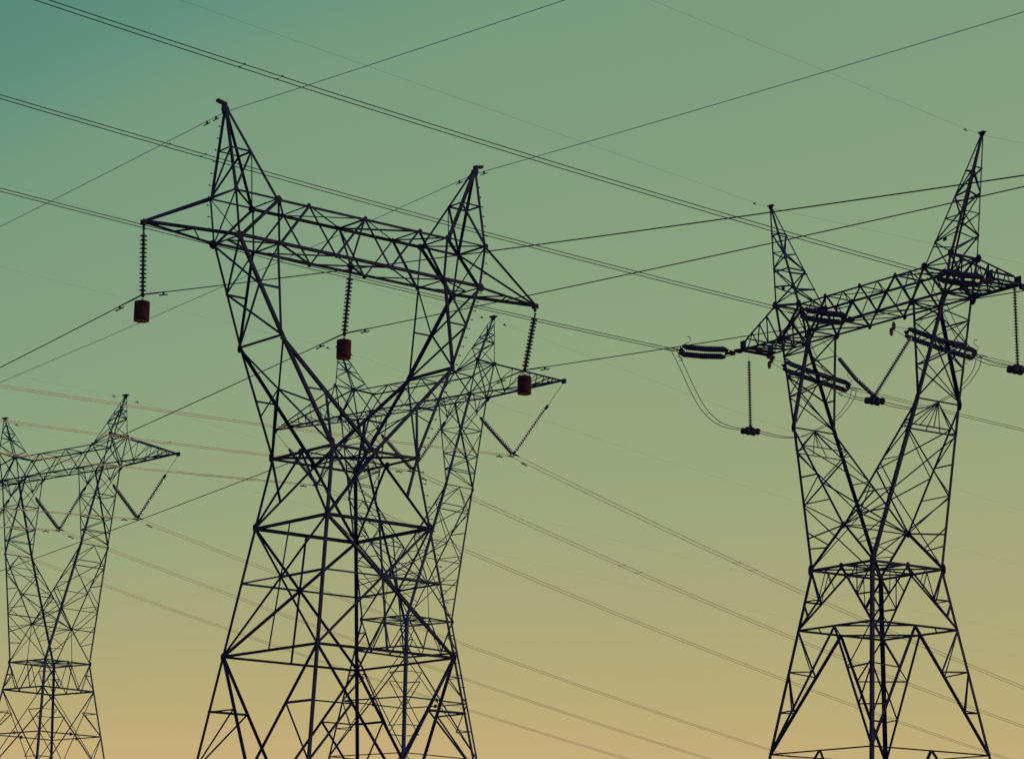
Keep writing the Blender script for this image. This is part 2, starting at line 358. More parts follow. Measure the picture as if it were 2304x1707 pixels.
    # --- side frames of the window
    for s in (-1,1):
        K=Part(R,'side_frame',ST,'frame_brace',centre=(s*(p['xk']+.3),0,p['zk']/2))
        lo=lambda y,t:mix(bo(s,y),k(s,y),t); li=lambda y,t:mix(b1(s,y),k(s,y),t)
        lv=[0,.2,.42,.66] if tens else [0,.36,.64,.82]
        for y in (-1,1): K.main(bo(s,y),k(s,y),wl*.8,face=(-s,0,0)); K.main(b1(s,y),k(s,y),wl*.85 if tens else wl*.6,face=(s,0,0)); K.gus(k(s,y),(0,1,0),.3*sc,sx=.55)
        for i,t in enumerate(lv):
            nx=lv[i+1] if i+1<len(lv) else .97
            for y in (-1,1):
                if i: K.brace(lo(y,t),li(y,t),wb*.8)
                a,b=(lo,li) if i%2 else (li,lo)
                K.brace(a(y,t),b(y,nx),wb*.8 if i==0 else ws)
                if not tens and i<2: K.brace(b(y,t),a(y,nx),ws*.8)
            if i and not tens or i==2:
                K.brace(lo(-1,t),lo(1,t),ws); K.brace(li(-1,t),li(1,t),ws)
            yy=(-1)**i
            K.brace(lo(yy,t),lo(-yy,nx),ws); K.brace(li(yy,t),li(-yy,nx),ws)
            if tens and i in (1,2): K.brace(lo(-yy,t),lo(yy,nx),ws)
        if tens: 
            K.brace(lo(-1,.42),k(s,1),ws*1.1); K.brace(lo(1,.42),k(s,-1),ws*1.1)
            K.bolt(lo(-1,.15),k(s,-1),(-s,-.2,0),.45,.15)
        K.brace(k(s,-1),k(s,1),wb); K.done()
        # --- V between window and waist
        N=Part(R,'waist_frame',ST,'waist_brace',centre=(s*p['xk']*.55,0,(p['zk']+zw)/2))
        kp=lambda y,t:mix(k(s,y),leg(s,y,zw),t); km=lambda y,t:mix(k(s,y),mm(y),t)
        for y in (-1,1):
            N.main(k(s,y),leg(s,y,zw),wl*(.9 if y*s>0 or s>0 else .8),face=(-s,0,0)); N.main(k(s,y),mm(y),wl*.6); N.main(mm(y),leg(s,y,zw),wl*.65 if tens else wb)
            ff=(zw-0); tM=(p['zm']-p['zk'])/(zw-p['zk'])
            for i,t in enumerate((.22,.48,.74,1.)):
                N.brace(kp(y,t*tM),km(y,t),wb*.75) if t<1 or not tens else 0
                a,b=(kp(y,(t-.26)*tM),km(y,t)) if i%2 else (km(y,max(t-.24,.0)),kp(y,t*tM))
                N.brace(a,b,ws)
            N.brace(mm(y),kp(y,tM+.05),ws*.9); N.brace(mix(mm(y),leg(s,y,zw),.45),kp(y,tM),ws*.8)
            N.brace(mix(mm(y),leg(s,y,zw),.5),kp(y,tM+(1-tM)*.45),ws*.8)
        kc=mix(k(s,-1),k(s,1),.5)
        for fn,last in ((kp,1.),(km,1.)):
            q1=.18; N.brace(fn(-1,q1),fn(1,q1),ws); 
            for y in (-1,1): N.brace(kc,fn(y,q1),wb*.9 if tens else ws)
            if tens:
                for d in (-.25,.25): N.brace(mix(fn(-1,q1),fn(1,q1),.5+d*.6),kc,ws*.6)
            for a,b in ((q1,.56),(.56,last)):
                N.brace(fn(-1,a),fn(1,b),ws); N.brace(fn(1,a),fn(-1,b),ws)
            N.brace(fn(-1,.56),mix(fn(-1,.56),fn(1,.56),1.),ws) if not tens else 0
        if tens: N.bolt(k(s,-1),leg(s,-1,zw),(-s,-.2,0),.45,.15)
        N.done()
    Q=Part(R,'waist_ring',ST,'ring_brace',centre=(0,0,zw+.3))
    ring=lambda z:[leg(a,b,z) for a,b in SG]
    rw,r2,r3=ring(zw),ring(z2),ring(z3)
    mids=[mix(rw[i],rw[(i+1)%4],.5) for i in range(4)]
    for i in range(4):
        Q.main(rw[i],rw[(i+1)%4],wm*1.05); Q.brace(mids[i],mids[(i+1)%4],wb); Q.gus(rw[i]+V((0,math.copysign(.03,rw[i].y),.0)),(0,1,0),.38*sc,sx=.55)
        n=V((0,1,0)) if i%2==0 else V((1,0,0)); Q.gus(mids[i],n,.2*sc)
    Q.brace(mids[0],mids[2],wb); Q.brace(mids[1],mids[3],wb); Q.brace(rw[0],rw[2],wb); Q.brace(rw[1],rw[3],wb*.8)
    for y in (-1,1): Q.gus(mm(y)+V((0,y*.04,0)),(0,1,0),.24*sc)
    for y in (-1,1): Q.brace(mm(y),V((0,y*(p['yw']),zw)),ws) if not tens else 0
    Q.brace(mm(-1),mm(1),ws); Q.done()
    for a,b in SG:
        L=Part(R,'leg',ST); L.main(leg(a,b,zw),leg(a,b,zg),wl*.95,face=(-a,0,0),c=(0,0,-18))
        if tens and a*b<0: L.bolt(leg(a,b,zw-.3),leg(a,b,z3),(a,-.1,0),.5,.16)
        L.done()
    X=Part(R,'body_ring',ST,'body_brace',centre=(0,0,z2-3))
    mid=lambda r,i:mix(r[i],r[(i+1)%4],.5)
    for i in range(4):
        j=(i+1)%4; m0,m2,m3=mids[i],mid(r2,i),mid(r3,i); n=V((0,1,0)) if i%2==0 else V((1,0,0))
        X.main(r2[i],r2[j],wb if tens else .07); X.bar_part(r3[i],r3[j],wb if tens else .06,'ring_bar')
        if tens:
            for a in (i,j):
                X.bar_part(m0,r2[a],wb*1.15,'panel_diagonal'); h=mix(m0,r2[a],.52); X.brace(h,mix(rw[a],r2[a],.52),ws); X.brace(rw[a],h,wb); X.brace(mix(rw[a],r2[a],.55),mix(m0,r2[a],.78),ws)
                X.brace(h,mix(m0,rw[a],.5),ws*.7); X.brace(mix(m0,r2[a],.25),mix(m0,rw[a],.5),ws*.7)
                X.bar_part(m2,r3[a],wm*1.05,'panel_diagonal'); h=mix(m2,r3[a],.36); h2=mix(m2,r3[a],.66)
                X.brace(h,mix(r2[a],r3[a],.34),ws); X.brace(h2,mix(r2[a],r3[a],.67),ws); X.brace(r2[a],h,ws); X.brace(mix(r2[a],r3[a],.34),h2,wb)
            X.brace(m2,mid(r2,j),wb*.8); X.brace(mix(m2,r2[i],.45),mix(mid(r2,(i-1)%4),r2[i],.45),ws*.8)
            r4=ring(z3-7.4); m4=mid(r4,i); X.bar_part(r4[i],r4[j],wb,'ring_bar')
            for a in (i,j): X.bar_part(m3,r4[a],wm,'panel_diagonal'); X.bar_part(mid(r4,i),W(p['xw'],p['yw'],p['tx'],p['ty'],zw,*SG[a],zg+.3),wm,'panel_diagonal')
        else:
            q1,q2=mix(r2[i],r2[j],.32),mix(r2[i],r2[j],.68)
            X.brace(rw[i],q1,.06); X.brace(m0,q1,.045); X.brace(m0,q2,.06); X.brace(rw[j],q2,.05)
            for a,q in ((i,q1),(j,q2)):
                h=mix(rw[a],q,.42); X.brace(h,mix(rw[a],r2[a],.46),.035); X.brace(h,r2[a],.045)
            z4=z3-(z2-z3)*1.08; r4=ring(z4); X.bar_part(r4[i],r4[j],.06,'ring_bar')
            X.bar_part(r2[i],r4[j],.055,'panel_diagonal'); X.bar_part(r2[j],r4[i],.055,'panel_diagonal'); X.gus(m3,n,.13,k=4,rot=.785)
            for a,b in ((i,j),(j,i)):
                h=mix(r2[a],m3,.5); X.brace(h,mix(r2[a],r3[a],.5),.04); X.brace(h,r3[a],.05); h2=mix(m3,r4[a],.5); X.brace(h2,r3[a],.045); X.brace(h2,mix(r3[a],r4[a],.5),.04)
            zz=z4; 
            for zn in (z4-6.,zg+.4):
                ra,rb=ring(zz),ring(zn); X.bar_part(rb[i],rb[j],.06,'ring_bar'); X.bar_part(ra[i],rb[j],.055,'panel_diagonal'); X.bar_part(ra[j],rb[i],.055,'panel_diagonal'); zz=zn
    X.done()
    return R
PB=dict(xap=8.4725,zap=8.2372,yt=.9457,xto=7.0,zto=2.0246,xti=4.9966,zti=1.7209,yb=.97,xbo=6.5177,xb1=4.0724,xk=4.8757,yk=1.5155,zk=-5.3591,ym=2.2695,zm=-11.4152,xw=2.4004,yw=2.4792,zw=-13.574,tx=.1611,ty=.1659,z2=-16.7209,z3=-23.2166,
  tops=[-4.9966,-2.7867,0,2.7867,4.9966],bots=[-6.5177,-4.0724,-1.381,1.381,4.0724,6.5177],bay=1.6)
PD=dict(xap=5.6305,zap=4.0253,yt=.6697,xto=5.1916,zto=1.7815,xti=3.6439,zti=1.3107,yb=.6599,xbo=4.7303,xb1=2.4396,xk=3.5144,yk=1.0345,zk=-4.6429,ym=1.4937,zm=-9.1613,xw=1.6546,yw=1.6831,zw=-11.3165,tx=.1445,ty=.1503,z2=-12.8869,z3=-15.5381,
  tops=[-3.6439,-1.22,1.22,3.6439],bots=[-4.7303,-2.4396,0,2.4396,4.7303],bay=1.3)
TA=tower_near(); tag(TA,'nearest and thickest lattice tower, single conductors hanging from its three short insulator strings','transmission tower','lattice towers against the sky')
TB=tower_delta('B',PB,True); tag(TB,'tall lattice tower at right with horizontal twin insulator strings on its broad arms','transmission tower','lattice towers against the sky')
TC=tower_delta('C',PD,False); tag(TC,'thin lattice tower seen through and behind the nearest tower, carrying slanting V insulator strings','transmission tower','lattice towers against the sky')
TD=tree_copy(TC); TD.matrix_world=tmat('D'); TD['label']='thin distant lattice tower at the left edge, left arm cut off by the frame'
TREES=dict(A=TA,B=TB,C=TC,D=TD)
# ---------------------------------------------------------------- wires
def wirepts(t,P0,sy,a,b,L,n=40):
    T=tmat(t); P0=V(P0); return [T@(P0+V((0,sy*s,a*s+b*s*s))) for s in [L*(i/n)**1.5 for i in range(n+1)]]
def wire(name,pts,r,m,label,cat,group):
    bm=bmesh.new(); c=pts[0]; tube(bm,[p-c for p in pts],r,6); o=mesh(name,bm,m,None,True); o.location=c; return tag(o,label,cat,group)
PH={-1:'left',0:'middle',1:'right'}
# near tower: one conductor per phase
nearW={-1:((-7.525,0,-2.235),(-.0881,3.15e-4),(-.1297,3.17e-4)),0:((-.156,0,-2.215),(-.0995,3.15e-4),(-.0591,3.17e-4)),1:((7.19,0,-2.255),(-.0926,3.15e-4),(-.071,3.17e-4))}
for s,(P0,f,n) in nearW.items():
    pts=wirepts('A',P0,1,*f,150)[::-1]+wirepts('A',P0,-1,*n,70)[1:]
    r=[.0235 if (V(p)-tmat('A')@V(P0)).length<.9 else .015 for p in pts]
    wire('conductor_wire',pts,r,WIRE,'single dark conductor clamped under the %s insulator string of the nearest tower'%PH[s],'power cable','single conductors of the nearest tower')
for s in (-1,1):
    P0=(s*4.9,0,4.08); f=(-.0454,2.9e-4) if s<0 else (-.0623,2.9e-4); n=(-.0682,3.2e-4) if s<0 else (-.0475,3.2e-4)
    wire('earth_wire',wirepts('A',P0,1,*f,150)[::-1]+wirepts('A',P0,-1,*n,70)[1:],.0105,EARTHW,'thin bluish earth wire passing over the %s peak of the nearest tower'%PH[s],'earth wire','earth wires')
# twin bundles of the suspension towers
far={'C':{-1:-.1748,0:-.1711,1:-.1733,'b':5.2e-4},'D':{-1:-.1651,0:-.1662,1:-.1652,'b':4e-4}}
nea={'C':{-1:-.0865,0:-.0818,1:-.0833,'b':5.63e-4},'D':{-1:-.0924,0:-.0924,1:-.0813,'b':4e-4}}
bx={'C':{-1:-7.0,0:.15,1:7.2},'D':{-1:-7.0,0:.2,1:7.25}}
WHO={'C':'the middle background tower','D':'the far left tower'}
def spacer(t,P0,sy,a,b,s,label,h=.225):
    T=tmat(t); bm=bmesh.new(); c=V(P0)+V((0,sy*s,a*s+b*s*s))
    tube(bm,[c+V((-h,0,0)),c+V((0,0,-.03)),c+V((h,0,0))],.008,5)
    o=mesh('bundle_spacer',bm,CAPM); tag(o,label,'spacer','spacers holding twin conductors apart'); 
    for x in (-h,h):
        b2=bmesh.new(); box(b2,c+V((x,0,0)),V((.022,0,0)),V((0,.035,0)),V((0,0,.022))); mesh('clamp',b2,CAPM,o)
    o.matrix_world=T; return o
for t in 'CD':
    for s in (-1,0,1):
        for e in (-1,1):
            P0=(bx[t][s]+e*.2,0,-3.42); p1=wirepts(t,P0,1,far[t][s],far[t]['b'],150); p2=wirepts(t,P0,-1,nea[t][s],nea[t]['b'],110)
            wire('conductor_wire',p1[::-1]+p2[1:],.016,NEWW,'%s cable of the twin pair under the %s V string of %s'%('lower' if e<0 else 'upper',PH[s],WHO[t]),'power cable','twin conductors of the background line')
    for s in (-1,1):
        P0=(s*5.63,0,3.95); wire('earth_wire',wirepts(t,P0,1,-.07,4e-4,150)[::-1]+wirepts(t,P0,-1,-.02,4e-4,100)[1:],.0035,EARTHW,'hair thin earth wire over the %s peak of %s'%(PH[s],WHO[t]),'earth wire','earth wires')
# tension tower: twin bundles both ways
D2=V((-.25,0,-.36))
nB={-1:(V((-10.,-5.6,-.68)),.0245),0:(V((0,-5.33,-.47)),.0346),1:(V((10.2,-5.17,-.52)),.0451)}
fB={-1:(V((-10.2,7.61,-1.0)),-.0522),0:(V((0,7.78,-.89)),-.0412),1:(V((10.2,7.7,-.95)),-.045)}
for s in (-1,0,1):
    for e in (-1,1):
        P,a=nB[s]; o=V((e*.22,-.1,-.02))
        wire('conductor_wire',wirepts('B',P+o,-1,a,5.1e-4,120),.020,WIRE,'%s cable of the twin pair from upper left to the right tower %s'%('lower' if e<0 else 'upper',{-1:'left arm',0:'beam centre',1:'right arm'}[s]),'power cable','twin conductors of the right tower')
        if s>0: continue
        P,a=fB[s]; wire('conductor_wire',wirepts('B',P+V((e*.2,.1,0)),1,a,2.8e-4,120),.015,WIRE,'%s cable of the twin pair leaving the right tower %s to the right'%('lower' if e<0 else 'upper',{-1:'left arm',0:'beam centre',1:'right arm'}[s]),'power cable','twin conductors of the right tower')
for s in (-1,1):
    a=.1011 if s<0 else .113
    wire('earth_wire',wirepts('B',(s*8.47,-.2,8.18),-1,a,2e-5,120),.0065,EARTHW,'faint earth wire from the top edge to the %s peak of the right tower'%PH[s],'earth wire','earth wires')
    wire('earth_wire',wirepts('B',(s*8.47,.2,8.18),1,.0033 if s<0 else .0456,0,120),.0065,EARTHW,'faint earth wire leaving the %s peak of the right tower to the right'%PH[s],'earth wire','earth wires')
# ---------------------------------------------------------------- dampers
def damper(t,P0,sy,a,b,s,L,label,r=.022):
    T=tmat(t); c=V(P0)+V((0,sy*s,a*s+b*s*s)); d=V((0,sy,a+2*b*s)).normalized(); bm=bmesh.new(); dn=V((0,0,-1)); q=c+dn*.085
    box(bm,c+dn*.04,V((.018,0,0)),d*.03,dn*.055); tube(bm,[q-d*L/2,q+d*L/2],.007,5)
    o=mesh('vibration_damper',bm,CAPM); tag(o,label,'damper','vibration dampers on the wires')
    for e in (-1,1):
        b2=bmesh.new(); tube(b2,[q+d*e*L*.14,q+d*e*L*.17,q+d*e*L*.5,q+d*e*L*.53],[r*.6,r,r,r*.6],8); mesh('damper_weight',b2,CAPM,o,False)
    o.matrix_world=T; return o
for s,(P0,f,n) in nearW.items():
    sf={-1:1.32,0:1.32,1:1.23}[s]; sn={-1:1.21,0:1.13,1:1.07}[s]
    damper('A',P0,1,*f,sf,.44,'dark dumbbell damper left of the %s conductor clamp of the nearest tower'%PH[s])
    damper('A',P0,-1,*n,sn,.44,'dark dumbbell damper right of the %s conductor clamp of the nearest tower'%PH[s])
for s,sy,ss,txt in [(-1,1,1.07,"outer damper on the earth wire left of the nearest tower's left peak"),(-1,1,.55,"inner damper on the earth wire left of the nearest tower's left peak"),
  (1,1,.82,"outer damper on the earth wire left of the nearest tower's right peak"),(1,1,.34,"inner damper on the earth wire left of the nearest tower's right peak"),(1,-1,.52,"small damper on the earth wire just right of the nearest tower's right peak")]:
    damper('A',(s*4.9,0,4.08),sy,-.05,3e-4,ss,.34,txt,.018)
for t in 'CD':
    for s in (-1,0,1):
        P0=(bx[t][s]-.2,0,-3.42)
        if t=='D' and s<0: continue
        damper(t,P0,1,far[t][s],far[t]['b'],1.05,.44,'small damper right of the clamp under the %s V string of %s'%(PH[s],WHO[t]),.035)
        damper(t,P0,-1,nea[t][s],nea[t]['b'],.85,.44,'small damper left of the clamp under the %s V string of %s'%(PH[s],WHO[t]),.035)
    for s in (-1,1):
        for sy,a in ((1,-.07),(-1,-.02)): damper(t,(s*5.63,0,3.95),sy,a,4e-4,.9,.3,'tiny earth wire damper just %s of the %s peak of %s'%('right' if sy>0 else 'left',PH[s],WHO[t]),.02)
for s in (-1,1): damper('B',(s*8.47,-.2,8.18),-1,.1,0,1.0,.26,'tiny damper on the earth wire left of the %s peak of the right tower'%PH[s],.02)
# ---------------------------------------------------------------- insulators of the near tower
DISC=[(.016,.142),(.03,.135),(.034,.1),(.044,.075),(.05,.046),(.056,.036),(.108,.014),(.116,.004),(.113,-.002),(.085,.004),(.082,-.012),(.06,0),(.056,-.014),(.02,-.002),(.014,-.01)]
def dirframe(o,d):
    z=-V(d).normalized(); x=orth(z,V((1,0,0))); y=z.cross(x); m=M((x,y,z)).transposed().to_4x4(); m.translation=o; return m
proto=None
ND=14
def hang_string(t,top,bot,label):
    T=tmat(t); a=T@V(top); b=T@V(bot); global proto
    if proto is None:
        o=empty('insulator_string'); L=(b-a).length; st=(L-.18)/ND
        bm=bmesh.new(); tube(bm,[V((0,0,.02)),V((0,0,-.06))],.028,8); tube(bm,[V((-.05,0,.03)),V((.05,0,.03))],.018,6); mesh('top_link',bm,CAPM,o)
        for i in range(ND):
            bm=bmesh.new(); lathe(bm,[(r,z*st/.142) for r,z in DISC],20); d=mesh('insulator_disc',bm,GLASS,o,True); d.location=(0,0,-.06-st*(i+1))
        bm=bmesh.new(); lathe(bm,[(0,-L+.14),(.03,-L+.14),(.045,-L+.05),(.07,-L-.02),(.05,-L-.06),(0,-L-.07)],10); tube(bm,[V((0,-.17,-L-.03)),V((0,-.08,-L)),V((0,.08,-L)),V((0,.17,-L-.03))],[.02,.045,.045,.02],8); mesh('suspension_clamp',bm,CAPM,o)
        bm=bmesh.new(); tube(bm,[V((0,.0,-L-.07)),V((.045,0,-L-.11)),V((0,0,-L-.16)),V((-.045,0,-L-.11)),V((0,0,-L-.07))],.01,5); mesh('shackle',bm,CAPM,o)
        proto=o
    else: o=tree_copy(proto)
    m=dirframe(a,b-a); o.matrix_world=m@M.Rotation(TW[t][3],4,'Z') if 0 else m
    return tag(o,label,'insulator','hanging insulator strings of the nearest tower')
hang_string('A',(-7.6,0,-.25),(-7.525,0,-2.235),'hanging string of dark glass discs under the left arm tip of the nearest tower')
hang_string('A',(0,0,-.24),(-.156,0,-2.215),'hanging string of dark glass discs under the beam centre of the nearest tower')
hang_string('A',(7.6,0,-.28),(7.19,0,-2.255),'tilted string of dark discs under the right arm tip of the nearest tower')
# counterweight drums
dproto=None
for s,(P0,f,n) in nearW.items():
    c=tmat('A')@V(P0)
    if dproto is None:
        o=empty('counterweight'); bm=bmesh.new()
        lathe(bm,[(0,-.20),(.215,-.20),(.228,-.21),(.232,-.225),(.232,-.78),(.226,-.80)],40); lathe(bm,[(.226,-.80),(.214,-.805),(.212,-.775)],40); d=mesh('drum',bm,RUST,o,False)
        for p in d.data.polygons: p.use_smooth=len(p.vertices)==4 and abs(p.normal.z)<.3
        bm=bmesh.new(); lathe(bm,[(.2125,-.776),(.1,-.78),(0,-.78)],40); mesh('drum_end',bm,RUSTGLOW,o)
        bm=bmesh.new(); tube(bm,[V((0,0,-.205)),V((0,0,-.13))],.016,6); tube(bm,[V((.03,0,-.13)),V((0,0,-.10)),V((-.03,0,-.13)),V((0,0,-.16)),V((.03,0,-.13))],.009,5); mesh('hook',bm,CAPM,o)
        bm=bmesh.new(); tube(bm,[V((0,0,-.77)),V((0,0,-.84))],.016,6); mesh('bottom_pin',bm,CAPM,o); dproto=o
    else: o=tree_copy(dproto)
    o.location=c+V((0,0,-.02)); tag(o,'rust red drum weight hanging under the %s conductor clamp of the nearest tower'%PH[s],'counterweight','drum counterweights')
# ---------------------------------------------------------------- V strings of background towers
def longstring(bm,a,b,r,st,n=12,core=1.,ta=0,tb=0):
    """row of sheds from a to b"""
    a=V(a);b=V(b);L=(b-a).length; k=max(2,round(L/st)); st=L/k; d=(b-a)/L
    prof=[(.02,0)]
    for i in range(k):
        z=i*st; q=r*(.72 if (ta and i==0) or (tb and i==k-1) else 1.); prof+=[(r*.36*core,z+st*.05),(r*.42*core,z+st*.42),(q*.97,z+st*.62),(q,z+st*.72),(q*.5*core,z+st*.76),(r*.3*core,z+st*.98)]
    prof+=[(.02,L)]
    lathe(bm,prof,n,a,d)
vproto={}
def vstring(t,s,side):
    T=tmat(t); x0=bx[t][s]; key=(s,side)
    outer=(s*side>0); bot=V((x0+side*.12,0,-3.27)) 
    if s==0: anc=V((side*2.55,0,-.9))
    else: anc=V((s*10.45,0,-.08)) if outer else V((s*4.62,0,-.9))
    d=(anc-bot).normalized(); top=bot+d*2.92
    o=empty('insulator_string'); bm=bmesh.new(); longstring(bm,top,bot,.118,.146,14,.62); mesh('insulator_sheds',bm,VGLASS,o,True)
    bm=bmesh.new(); tube(bm,[anc,top+d*.02],.013,5); mesh('hanger_rod',bm,CAPM,o)
    bm=bmesh.new(); lathe(bm,[(0,-.1),(.05,-.1),(.075,-.02),(.075,.1),(.03,.16),(0,.16)],10,top,d); mesh('end_cap',bm,CAPM,o)
    o.matrix_world=T
    pos={-1:'left',1:'right'}[side]
    tag(o,'%s arm of the %s V insulator string of %s'%(pos,PH[s],WHO[t]),'insulator','slanting V insulator strings')
    if side>0 and not (t=='D' and s<0):
        b=V((x0,0,-3.27)); y=empty('suspension_clamp'); bm=bmesh.new(); plate(bm,b+V((0,0,-.03)),(0,1,0),.17,t=.03,k=3,rot=-1.57); mesh('yoke_plate',bm,CAPM,y)
        for e in (-1,1):
            bm=bmesh.new(); c=b+V((e*.2,0,-.15)); tube(bm,[c+V((0,-.22,-.02)),c+V((0,-.1,0)),c+V((0,.1,0)),c+V((0,.22,-.03))],[.018,.04,.04,.018],8); tube(bm,[c,b+V((e*.12,0,-.02))],.016,5); mesh('cable_clamp',bm,CAPM,y)
        y.matrix_world=T; tag(y,'two clamp yoke under the %s V string of %s'%(PH[s],WHO[t]),'clamp','yokes under the V strings')
for t in 'CD':
    for s in (-1,0,1):
        for side in (-1,1):
            if not (t=='D' and s<0 and side<0): vstring(t,s,side)
# ---------------------------------------------------------------- tension strings of the right tower
TMB=tmat('B')
def tension(s,sy):
    P,a=(nB if sy<0 else fB)[s]; x=P.x; st=V((x,sy*1.33,-.25)); o=empty('tension_insulator')
    d=(P-st).normalized(); y1=st+d*(.72 if sy<0 else 1.15); y2=P-d*.42
    for e in (-1,1):
        off=D2*(e*.5); bm=bmesh.new()
        sag=V((0,0,-.05)); m1=mix(y1,y2,.5)+off+sag
        bm.free()
        for e2 in (-1,1):
            bm=bmesh.new(); ex=V((.085,0,-.05))*e2; longstring(bm,y1+off+ex,m1+ex,.142,.146,14,1.,1,0); longstring(bm,m1+ex,y2+off+ex,.142,.146,14,1.,0,1); mesh('insulator_sheds',bm,PORC,o,True)
        bm=bmesh.new(); tube(bm,[st+off*.35,y1+off],.014 if sy>0 else .02,5); mesh('link_rod',bm,CAPM,o)
    for q,r in ((y1-d*.06,.24),(y2+d*.06,.26)):
        bm=bmesh.new(); n=d.cross(D2); plate(bm,q,n,r,t=.04,k=3,rot=0,u=d*(1 if q is y1 else -1)); mesh('yoke_plate',bm,CAPM,o)
    if sy>0:
        for e in (-1,1):
            bm=bmesh.new(); plate(bm,st+D2*e*.4+d*.05+V((0,0,-.06)),V((1,.1,0)),.24,t=.05,k=10,sx=.55); mesh('leaf_plate',bm,CAPM,o)
    else:
        for q in (.15,.38):
            bm=bmesh.new(); plate(bm,st+d*q+V((0,0,.02)),d.cross(D2)*1.,.17,t=.05,k=4,rot=.78); mesh('link_plate',bm,CAPM,o)
    for e in (-1,1):
        b=y2+D2*(e*.5); u=V((0,0,1 if e<0 else -.6)); w=V((.25*(-e),0,0))
        bm=bmesh.new(); pts=[b+d*.12]+[b+d*(.12-.5*math.sin(h)*.9)+u*(.16+.22*(1-math.cos(h)))+w for h in (.2,.6,1.0,1.5,2.0,2.5)]
        tube(bm,pts,.016,6); tube(bm,[pts[-1],pts[-1]+d*.05+u*-.05],.026,6); mesh('arcing_horn',bm,CAPM,o)
        bm=bmesh.new(); bmesh.ops.create_icosphere(bm,subdivisions=1,radius=.035,matrix=M.Translation(pts[-2])); mesh('horn_tip',bm,SHINE,o)
    for e in (-1,1):
        bm=bmesh.new(); tube(bm,[y2+d*.1,P+V((e*.21,sy*.05,0)),P+V((e*.21,sy*.45,a*.45))],[.025,.034,.03],8); mesh('dead_end_clamp',bm,CAPM,o)
    o.matrix_world=TMB
    place={-1:'at the left arm tip',0:'at the beam centre',1:'at the right arm tip'}[s]
    tag(o,('thick dark twin insulator pointing left %s of the right tower' if sy<0 else 'saw toothed twin insulator slanting down right %s of the right tower')%place,'insulator','tension insulators of the right tower')
for s in (-1,0,1):
    for sy in (-1,1):
        if not (s>0 and sy>0): tension(s,sy)
# jumper loops
JL=[(-5.55,-.68),(-5.35,-.95),(-4.83,-1.75),(-4.21,-2.74),(-3.5,-3.64),(-2.6,-4.26),(-1.68,-4.48),(-.8,-4.5),(0,-4.48),(.8,-4.5),(1.6,-4.55),(2.4,-4.55),(3.15,-4.46),(3.85,-4.3),(5.2,-3.63),(6.48,-2.84),(7.5,-1.72),(7.75,-1.05)]
for s in (-1,0,1):
    for e in (-1,1):
        pts=[TMB@V((s*10.25+e*.2,y+e*.02,z)) for y,z in JL]
        # smooth
        sm=[]
        for i in range(len(pts)-1):
            p0,p1,p2,p3=pts[max(i-1,0)],pts[i],pts[i+1],pts[min(i+2,len(pts)-1)]
            for u in (0,.34,.67): sm.append(.5*((2*p1)+(p2-p0)*u+(2*p0-5*p1+4*p2-p3)*u*u+(3*p1-p0-3*p2+p3)*u**3))
        sm.append(pts[-1])
        wire('jumper_cable',sm,.019,WIRE,'%s cable of the drooping jumper loop at the %s of the right tower'%('left' if e<0 else 'right',{-1:'left arm',0:'beam centre',1:'right arm'}[s]),'jumper cable','jumper loops of the right tower')
    for yy,zz,nm in ((-3.1,-3.93,'upper'),(-2.3,-4.33,'lower')):
        bm=bmesh.new(); tube(bm,[V((s*10.25-.2,yy,zz)),V((s*10.25,yy,zz+.04)),V((s*10.25+.2,yy,zz))],.011,5); o=mesh('bundle_spacer',bm,CAPM); o.matrix_world=TMB
        tag(o,'%s spacer bar on the %s jumper loop of the right tower'%(nm,{-1:'left',0:'middle',1:'right'}[s]),'spacer','spacers holding twin conductors apart')
def jumper_string(a,b,label,rod=.3,sag=0.):
    o=empty('insulator_string'); a=V(a);b=V(b); d=(b-a).normalized(); bm=bmesh.new()
    m1=mix(a+d*rod,b,.5)+V((-.5 if sag else 0,0,-1))*sag
    longstring(bm,a+d*rod,m1,.125,.146,14); longstring(bm,m1,b,.125,.146,14); mesh('insulator_sheds',bm,PORC if 0 else GLASS,o,True)
    bm=bmesh.new(); tube(bm,[a,a+d*(rod+.02)],.014,6); mesh('hanger_rod',bm,CAPM,o)
    o.matrix_world=TMB; tag(o,label,'insulator','jumper support insulators of the right tower')
jumper_string((-10.46,0,-.1),(-10.335,0,-4.2),'vertical saw toothed insulator under the left arm of the right tower')
jumper_string((10.5,0,-.1),(10.58,0,-4.3),'vertical saw toothed insulator under the right arm of the right tower at picture edge')
jumper_string((-4.45,0,-.1),(-.08,0,-4.15),'dark slanting left insulator of the V inside the right tower window',2.25,.10)
jumper_string((4.45,0,-.1),(.1,0,-4.15),'bright rimmed slanting right insulator of the V inside the right tower window',2.1)
for s,c in ((-1,(-10.335,0,-4.46)),(0,(.02,0,-4.44)),(1,(10.58,0,-4.62))):
    o=empty('jumper_weight'); c=V(c)
    bm=bmesh.new(); box(bm,c+V((0,0,.12)),V((.2,0,0)),V((0,.05,0)),V((0,0,.05))); lathe(bm,[(0,.16),(.07,.16),(.1,.2),(.06,.3),(0,.32)],10,c); mesh('yoke',bm,CAPM,o)
    for yy in (-.36,0,.36):
        for e in (-1,1):
            bm=bmesh.new(); q=c+V((e*.19,yy,-.02)); lathe(bm,[(0,-.15),(.13,-.15),(.16,-.12),(.16,.12),(.13,.15),(0,.15)],14,q-V((0,0,.02)),V((0,.25,1))); mesh('weight_block',bm,CAPM,o)
    o.matrix_world=TMB; tag(o,'cluster of stubby round weights on the %s jumper loop of the right tower'%PH[s],'weight','jumper weights of the right tower')
